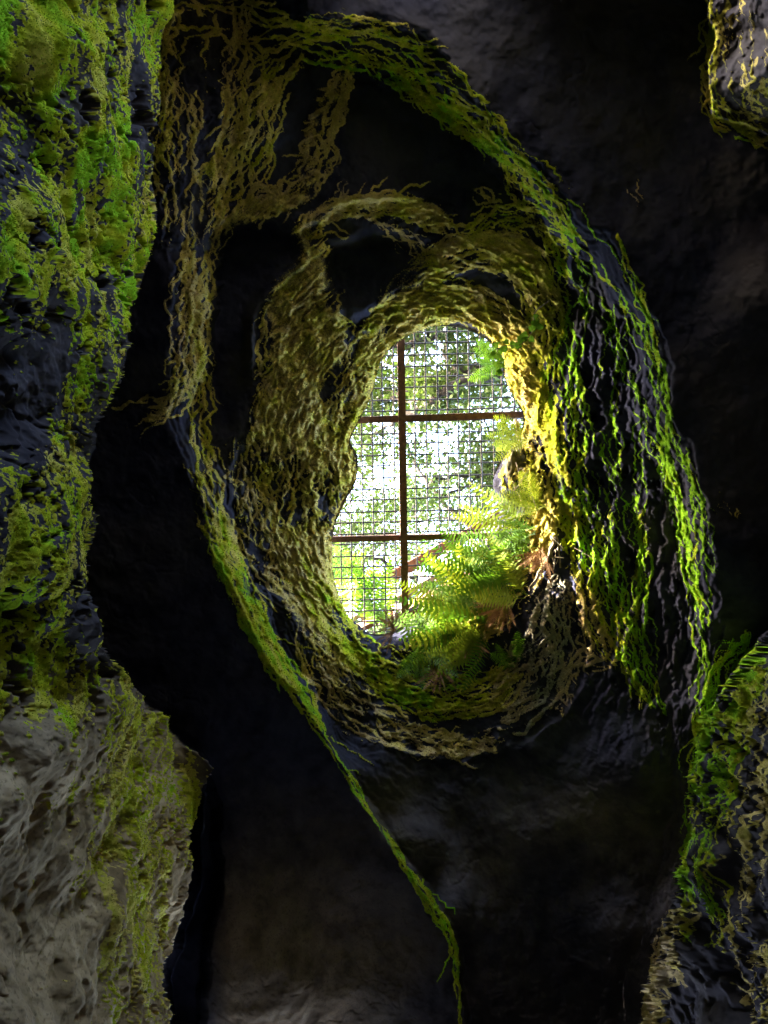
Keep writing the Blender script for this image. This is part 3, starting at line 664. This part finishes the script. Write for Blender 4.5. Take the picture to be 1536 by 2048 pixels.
def tree(name, label, basexy, height, limbs, n_sub, n_cl, n_per, crown_c, crown_r, mat, seed, trunk_r=.22, size=.085):
    rg = np.random.default_rng(seed)
    t = empty(name, (basexy[0], basexy[1], GZ-.1)); b0 = np.array(t.location); tag(t, label, 'tree', 'trees above the skylight')
    k = np.linspace(0, 1, 9)[:, None]
    tp = np.array([0, 0, height])*k+np.c_[.25*np.sin(k*4+seed), .25*np.cos(k*3+seed*2)-.25*math.cos(seed*2), 0*k]*k
    V_, F_ = tube(tp, trunk_r*(1-.75*k[:, 0])+.06*np.exp(-k[:, 0]*12), 10); link('trunk', V_, F_, M_BARK, t, True)
    paths = []
    for pts, r0, r1 in limbs:
        P = spline(np.array(pts)-b0, False, 7); P[1:-1] += rg.normal(0, .018, P[1:-1].shape)
        V_, F_ = tube(P, np.linspace(r0, r1, len(P)), 8); link('branch', V_, F_, M_BARK, t, True); paths.append(P)
    cc = np.array(crown_c)-b0; cr = np.array(crown_r)
    for _ in range(n_sub):                        # limbs reaching from the trunk or a limb into the crown
        src = paths[rg.integers(len(paths))] if paths and rg.random() < .6 else tp[4:]
        a = src[rg.integers(len(src)//3, len(src))]
        dd = rg.normal(0, 1, 3); dd /= np.linalg.norm(dd); e = cc+cr*dd*rg.uniform(.5, .95)
        if np.linalg.norm(e-a) > 4.5: e = a+(e-a)/np.linalg.norm(e-a)*4.5
        L = np.linalg.norm(e-a); mid = (a+e)/2+rg.normal(0, .12*L, 3)
        P = spline([a, mid, e], False, 6); P[1:-1] += rg.normal(0, .02*L, P[1:-1].shape)
        V_, F_ = tube(P, np.linspace(.012*L+.006, .005, len(P)), 5); link('branch', V_, F_, M_BARK, t, True); paths.append(P)
    cents = []
    allp = np.vstack(paths)
    for _ in range(n_cl):
        if rg.random() < .75: c = allp[rg.integers(len(allp))]+rg.normal(0, .2, 3)
        else:
            dd = rg.normal(0, 1, 3); dd /= np.linalg.norm(dd); c = cc+cr*dd*rg.uniform(.3, 1)**.6
        cents.append(c)
    cents = np.array(cents); V_, Q = leaves(cents, n_per, rg.uniform(.12, .34, len(cents)), size, rg)
    link_np('crown', V_, Q, mat, t, False)
    return t
A_ = lambda x, y, h_: tuple(at(x, y, h_))
tree('oak_tree', 'leaning oak with two thick grey limbs crossing the upper panes of the grate', at(1420, 640, HG)[:2], 4.2,
     [([A_(1400,660,9.6), A_(1180,712,9.9), A_(995,735,10.0), A_(900,752,10.1), A_(840,768,10.4), A_(770,800,10.9), A_(690,820,11.3)], .12, .035),
      ([A_(1180,712,9.9), A_(1040,738,9.8), A_(960,755,9.7), A_(905,772,9.7), A_(862,805,9.8), A_(800,838,10.1), A_(735,880,10.6)], .10, .022),
      ([A_(905,772,9.7), A_(880,792,9.9), A_(820,800,10.4), A_(760,790,11)], .045, .015)],
     22, 270, 60, (1.2, -1.6, GZ+5.2), (3.6, 3.2, 1.9), M_LEAF, 11)
tree('oak_tree', 'oak whose brown limb shows at the top edge of the opening', at(500, 380, HG)[:2], 4.6,
     [([A_(520,480,9.5), A_(700,640,9.8), A_(800,692,10), A_(870,672,10.3), A_(960,640,10.8)], .09, .03)],
     18, 240, 60, (-1.7, -2.2, GZ+5.8), (3.2, 2.8, 2.1), M_LEAF, 23)
tree('oak_tree', 'bushy oak filling the left panes of the grate', (-3.6, 1.3, 0), 5.0,
     [], 24, 340, 62, (-2.0, 1.2, GZ+5.6), (2.9, 3.0, 2.4), M_LEAF, 31)
tree('oak_tree', 'oak seen behind the ferns at the lower right of the grate', (3.9, 2.6, 0), 5.6,
     [([A_(1300,1250,9), A_(1100,1150,10), A_(960,1070,11), A_(850,960,12), A_(800,860,13)], .07, .02)], 18, 220, 60, (1.9, 2.2, GZ+6.4), (2.9, 2.8, 2.2), M_LEAF2, 47)
tree('tall_tree', 'taller dark leaved tree standing highest beyond the railing', (-.5, 5.0, -0), 8.0,
     [], 20, 260, 60, (-.3, 3.4, GZ+7.8), (3.6, 3.0, 2.6), M_LEAF2, 59, .26, .085)

tree('oak_tree', 'low spreading oak added out of view on the left to shade the upper right rim', (-5.6, -1.0, 0), 3.0,  # unseen crown added to break up the sun on the rim
     [], 24, 340, 60, (-5.2, -.95, GZ+2.6), (1.3, 1.3, 1.5), M_LEAF, 71, .14, .085)

# ------------------------------------------------------------------ ferns, roots, ivy and stones on the rim
gridh = (V[:, 2]-CAM[2]).reshape(NY, NX); gridin = (sd_hole_true >= -2).reshape(NY, NX)
def surf(x, y):                                 # height of the rock seen at that spot, None in the opening
    ix = int(np.clip(round((x-gx[0])/STEP), 0, NX-1)); iy = int(np.clip(round((y-gy[0])/STEP), 0, NY-1))
    return None if gridin[iy, ix] else float(gridh[iy, ix])
def frond(base_, tip, sag, width, mat, parent, rg, n=26):
    a = np.array(base_); b = np.array(tip); L = np.linalg.norm(b-a)
    mid = (a+b)/2+np.array([0, 0, 1])*L*sag
    t = np.linspace(0, 1, n)[:, None]
    P = (1-t)**2*a+2*t*(1-t)*mid+t*t*b
    T = np.gradient(P, axis=0); T /= np.linalg.norm(T, axis=1)[:, None]
    toward = rg.normal(0, .35, 3)+np.array([0, 0, 1.0])
    V_, F_ = tube(P[::3], np.linspace(.004, .0015, len(P[::3])), 4); V_ = list(V_); F_ = list(F_)
    for k in range(3, n):
        f = k/(n-1); wl = width*(math.sin(math.pi*min(1, f*.93+.10))**.7)*rg.uniform(.85, 1.1)
        s = np.cross(T[k], toward); s /= np.linalg.norm(s)+1e-9; up = np.cross(s, T[k])
        sw = L/n*.33
        for sg in (-1, 1):
            d = s*sg+T[k]*.35+up*rg.normal(-.12, .12); d /= np.linalg.norm(d)
            i = len(V_); r0 = P[k]
            V_ += [r0-T[k]*sw, r0+d*wl*.45-T[k]*sw*.95, r0+d*wl-np.array([0, 0, .1*wl]), r0+d*wl*.45+T[k]*sw*.95, r0+T[k]*sw]
            F_.append((i, i+1, i+2, i+3, i+4))
    return link('frond', V_, F_, mat, parent)
def fern(name, label, cat, base, tips, width, mat, seed, group='ferns on the rim', alt=None, hb=6.3, sag=(.1, .3)):
    rg = np.random.default_rng(seed)
    sb = surf(*base) if hb < 6.6 else None
    if sb is not None: hb = sb-.02
    p0 = at(base[0], base[1], hb); o = empty(name, p0); tag(o, label, cat, group)
    for k, (tx, ty, th) in enumerate(tips):
        ss_ = surf(tx, ty) if hb < 6.6 else None
        if ss_ is not None: th = min(th, ss_-rg.uniform(.08, .24))
        ss_ = surf((tx+base[0])/2, (ty+base[1])/2) if hb < 6.6 else None
        e = at(tx, ty, th)-p0
        m_ = alt if (alt and rg.random() < .35) else mat
        frond(rg.normal(0, .02, 3), e+rg.normal(0, .02, 3), (rg.uniform(*sag) if ss_ is None else rg.uniform(-.12, .05)), width*1.45*rg.uniform(.8, 1.15), m_, o, rg, int(rg.integers(18, 24)))
    return o
def fan(bx_, by_, a0, a1, n, L, h0, h1, seed):
    rg = np.random.default_rng(seed); out = []
    for k in range(n):
        a = math.radians(a0+(a1-a0)*(k+rg.uniform(.2, .8))/n); l = L*rg.uniform(.7, 1.12)
        out.append((bx_+l*math.cos(a), by_-l*math.sin(a), rg.uniform(h0, h1)))
    return out
FERNS = [
 ('big bright fern arching over the lower right corner of the grate', (1075,1085), 125, 215, 8, 150, M_FERN, M_FERNY, .085),
 ('yellow green fern hanging from the right rim above the dark rock', (1090,1010), 120, 210, 6, 100, M_FERNY, None, .075),
 ('dark green fern spreading left across the middle of the slope', (1040,1140), 150, 210, 8, 150, M_FERN, None, .085),
 ('sunlit fern reaching left from the lowest bank of the opening', (1000,1240), 120, 205, 8, 190, M_FERNY, M_FERN, .09),
 ('pale fern fronds fanned below the end of the railing', (930,1225), 85, 190, 7, 130, M_FERNY, M_FERN, .08),
 ('broad fern with drooping fronds at the foot of the bank', (890,1320), 70, 150, 8, 130, M_FERN, M_FERNY, .085),
 ('fern drooping to the lowest edge of the opening', (850,1290), 200, 330, 6, 80, M_FERN, None, .07),
 ('fern with spread fronds beside the reddish dry leaves', (960,1300), 100, 200, 7, 120, M_FERN, M_FERNY, .08),
 ('fern with fine fronds crossing the right end of the middle bar', (1058,880), 140, 215, 6, 85, M_FERNY, None, .06),
 ('small fern poking in at the upper right edge of the opening', (1012,730), 130, 200, 4, 70, M_FERN, None, .05),
 ('fern with long level fronds in the middle of the sunlit bank', (1000,1170), 130, 200, 8, 170, M_FERN, M_FERNY, .085),
 ('yellowish fern on the bank just above the reddish dead clump', (1050,1190), 100, 190, 7, 130, M_FERNY, M_FERN, .08),
 ('low fern hanging left of the reddish dead clump', (975,1265), 150, 250, 7, 120, M_FERNY, M_FERN, .08),
 ('dense fern in the shade between railing and right bank', (1070,1060), 165, 215, 6, 110, M_FERN, None, .075),
]
for k, (lab, b, a0, a1, n, L, m1, m2, wd) in enumerate(FERNS):
    fern('fern', lab, 'fern', b, fan(b[0], b[1], a0, a1, n, L*1.1, 6.3, 6.75, 100+k), wd, m1, 200+k, alt=m2)
for k, (lab, b, a0, a1, n, L) in enumerate([
 ('pale fern behind the grate at its lower left corner', (700,1250), 50, 140, 7, 150),
 ('tall upright fern behind the grate between post and left edge', (765,1265), 70, 130, 7, 150),
 ('fern behind the grate at the left end of the lower bar', (655,1170), 0, 80, 6, 110)]):
    fern('fern', lab, 'fern', b, fan(b[0], b[1], a0, a1, n, L, 6.9, 7.3, 300+k), .08, M_FERN, 320+k, hb=6.68)
fern('fern', 'lone little fern on the dark rock below the right bank', 'fern', (1030,1330), [(985,1308,5.85),(1005,1285,5.9),(1030,1262,5.95),(1046,1290,5.9),(1012,1318,5.85)], .05, M_FERN, 400, None, None, 5.95)
for k, (lab, b, a0, a1, n, L) in enumerate([
 ('dry brown fern tangle hanging under the right rim', (1085,1100), 190, 300, 14, 65),
 ('reddish dead fern clump on the lower right bank', (1010,1215), 170, 300, 14, 60),
 ('rusty red dead fronds at the foot of the bank', (940,1275), 200, 330, 12, 55),
 ('brown withered fern at the base of the railing post', (790,1255), 60, 260, 12, 55),
 ('withered brown leaves along the lowest edge of the opening', (880,1335), 180, 360, 14, 60)]):
    fern('dry_fern', lab, 'dry fern', b, fan(b[0], b[1], a0, a1, n, L, 6.05, 6.3, 500+k), .02, M_DRY, 520+k, 'withered ferns on the rim', None, 6.25, (-.1, .2))
# hanging roots
for k, (lab, pts) in enumerate([
 ('long pale root running down the right rim', [(1062,850,6.4),(1070,930,6.2),(1092,1000,6.05),(1112,1070,5.95),(1122,1140,5.85)]),
 ('forked root beside the sunlit rock on the right rim', [(1030,840,6.45),(1042,900,6.35),(1030,960,6.25),(1052,1030,6.15)]),
 ('thin root dangling over the dark hollow at right', [(1100,1010,6.1),(1108,1080,5.95),(1090,1130,5.9),(1060,1180,5.9)]),
 ('short root curling at the middle bar end', [(1055,830,6.5),(1075,870,6.3),(1066,905,6.25)])]):
    P = spline([at(*p) for p in pts], False, 6); o0 = P[0].copy(); P = P-o0; P[1:] += rs.normal(0, .008, P[1:].shape)
    e = empty('hanging_root', o0); tag(e, lab, 'root', 'roots on the right rim')
    V_, F_ = tube(P, np.linspace(.022, .008, len(P)), 6); link('main_root', V_, F_, M_ROOT, e, True)
    for j in range(4):
        a = P[rs.integers(4, len(P)-2)]; q = [a, a+rs.normal(0, .06, 3)+np.array([0, 0, -.06]), a+rs.normal(0, .12, 3)+np.array([0, 0, -.16])]
        V_, F_ = tube(spline(q, False, 4), np.linspace(.006, .002, 9), 4); link('rootlet', V_, F_, M_ROOT, e, True)
# stones set in the rim
def stone(lab, x, y, h_, sz, seed):
    import bmesh
    bm = bmesh.new(); bmesh.ops.create_icosphere(bm, subdivisions=4, radius=1)
    P = np.array([v.co for v in bm.verts]); d = 1+.5*fbm(P*1.3+seed, 3, seed)+.45*fbm(P*3.4+seed, 4, seed+1, .6)+.10*fbm(P*14, 3, seed+2)
    P = P*d[:, None]*np.array(sz)
    for v_, p in zip(bm.verts, P): v_.co = p
    me = bpy.data.meshes.new('rim_stone'); bm.to_mesh(me); bm.free(); me.polygons.foreach_set('use_smooth', [True]*len(me.polygons))
    me.materials.append(M_STONE); o = bpy.data.objects.new('rim_stone', me); COL.objects.link(o); o.location = at(x, y, h_)
    tag(o, lab, 'stone', 'stones set in the rim')
stone('rough mossy stone jutting from the right rim below the middle bar', 1034, 940, 6.42, (.11, .2, .2), 5)
# ivy
iv = empty('ivy_vine', at(1100, 600, 5.7)); i0 = np.array(iv.location); tag(iv, 'ivy sprig with bright leaves at the upper right of the opening', 'ivy')
ip = spline([at(1100,600,5.65), at(1070,625,5.8), at(1066,660,5.85), at(1040,690,5.95), at(1004,692,6.05), at(990,718,6.1), at(1000,748,6.1)], False, 6)-i0
V_, F_ = tube(ip, .004, 5); link('stem', V_, F_, M_ROOT, iv, True)
for k in range(26):
    c = ip[rs.integers(8, len(ip))]+rs.normal(0, .03, 3); L = rs.uniform(.05, .085)
    d = rs.normal(0, 1, 3)*np.array([1, 1, .3]); d /= np.linalg.norm(d); s = np.cross(d, np.array([0, 0, 1])+rs.normal(0, .3, 3)); s /= np.linalg.norm(s); u_ = np.cross(s, d)
    V_ = [c, c+s*L*.45+d*L*.1, c+s*L*.4+d*L*.45, c+d*L+u_*L*.1, c-s*L*.4+d*L*.45, c-s*L*.45+d*L*.1]
    link('leaf', V_, [(0, 1, 2, 3), (0, 3, 4, 5)], M_IVY, iv)
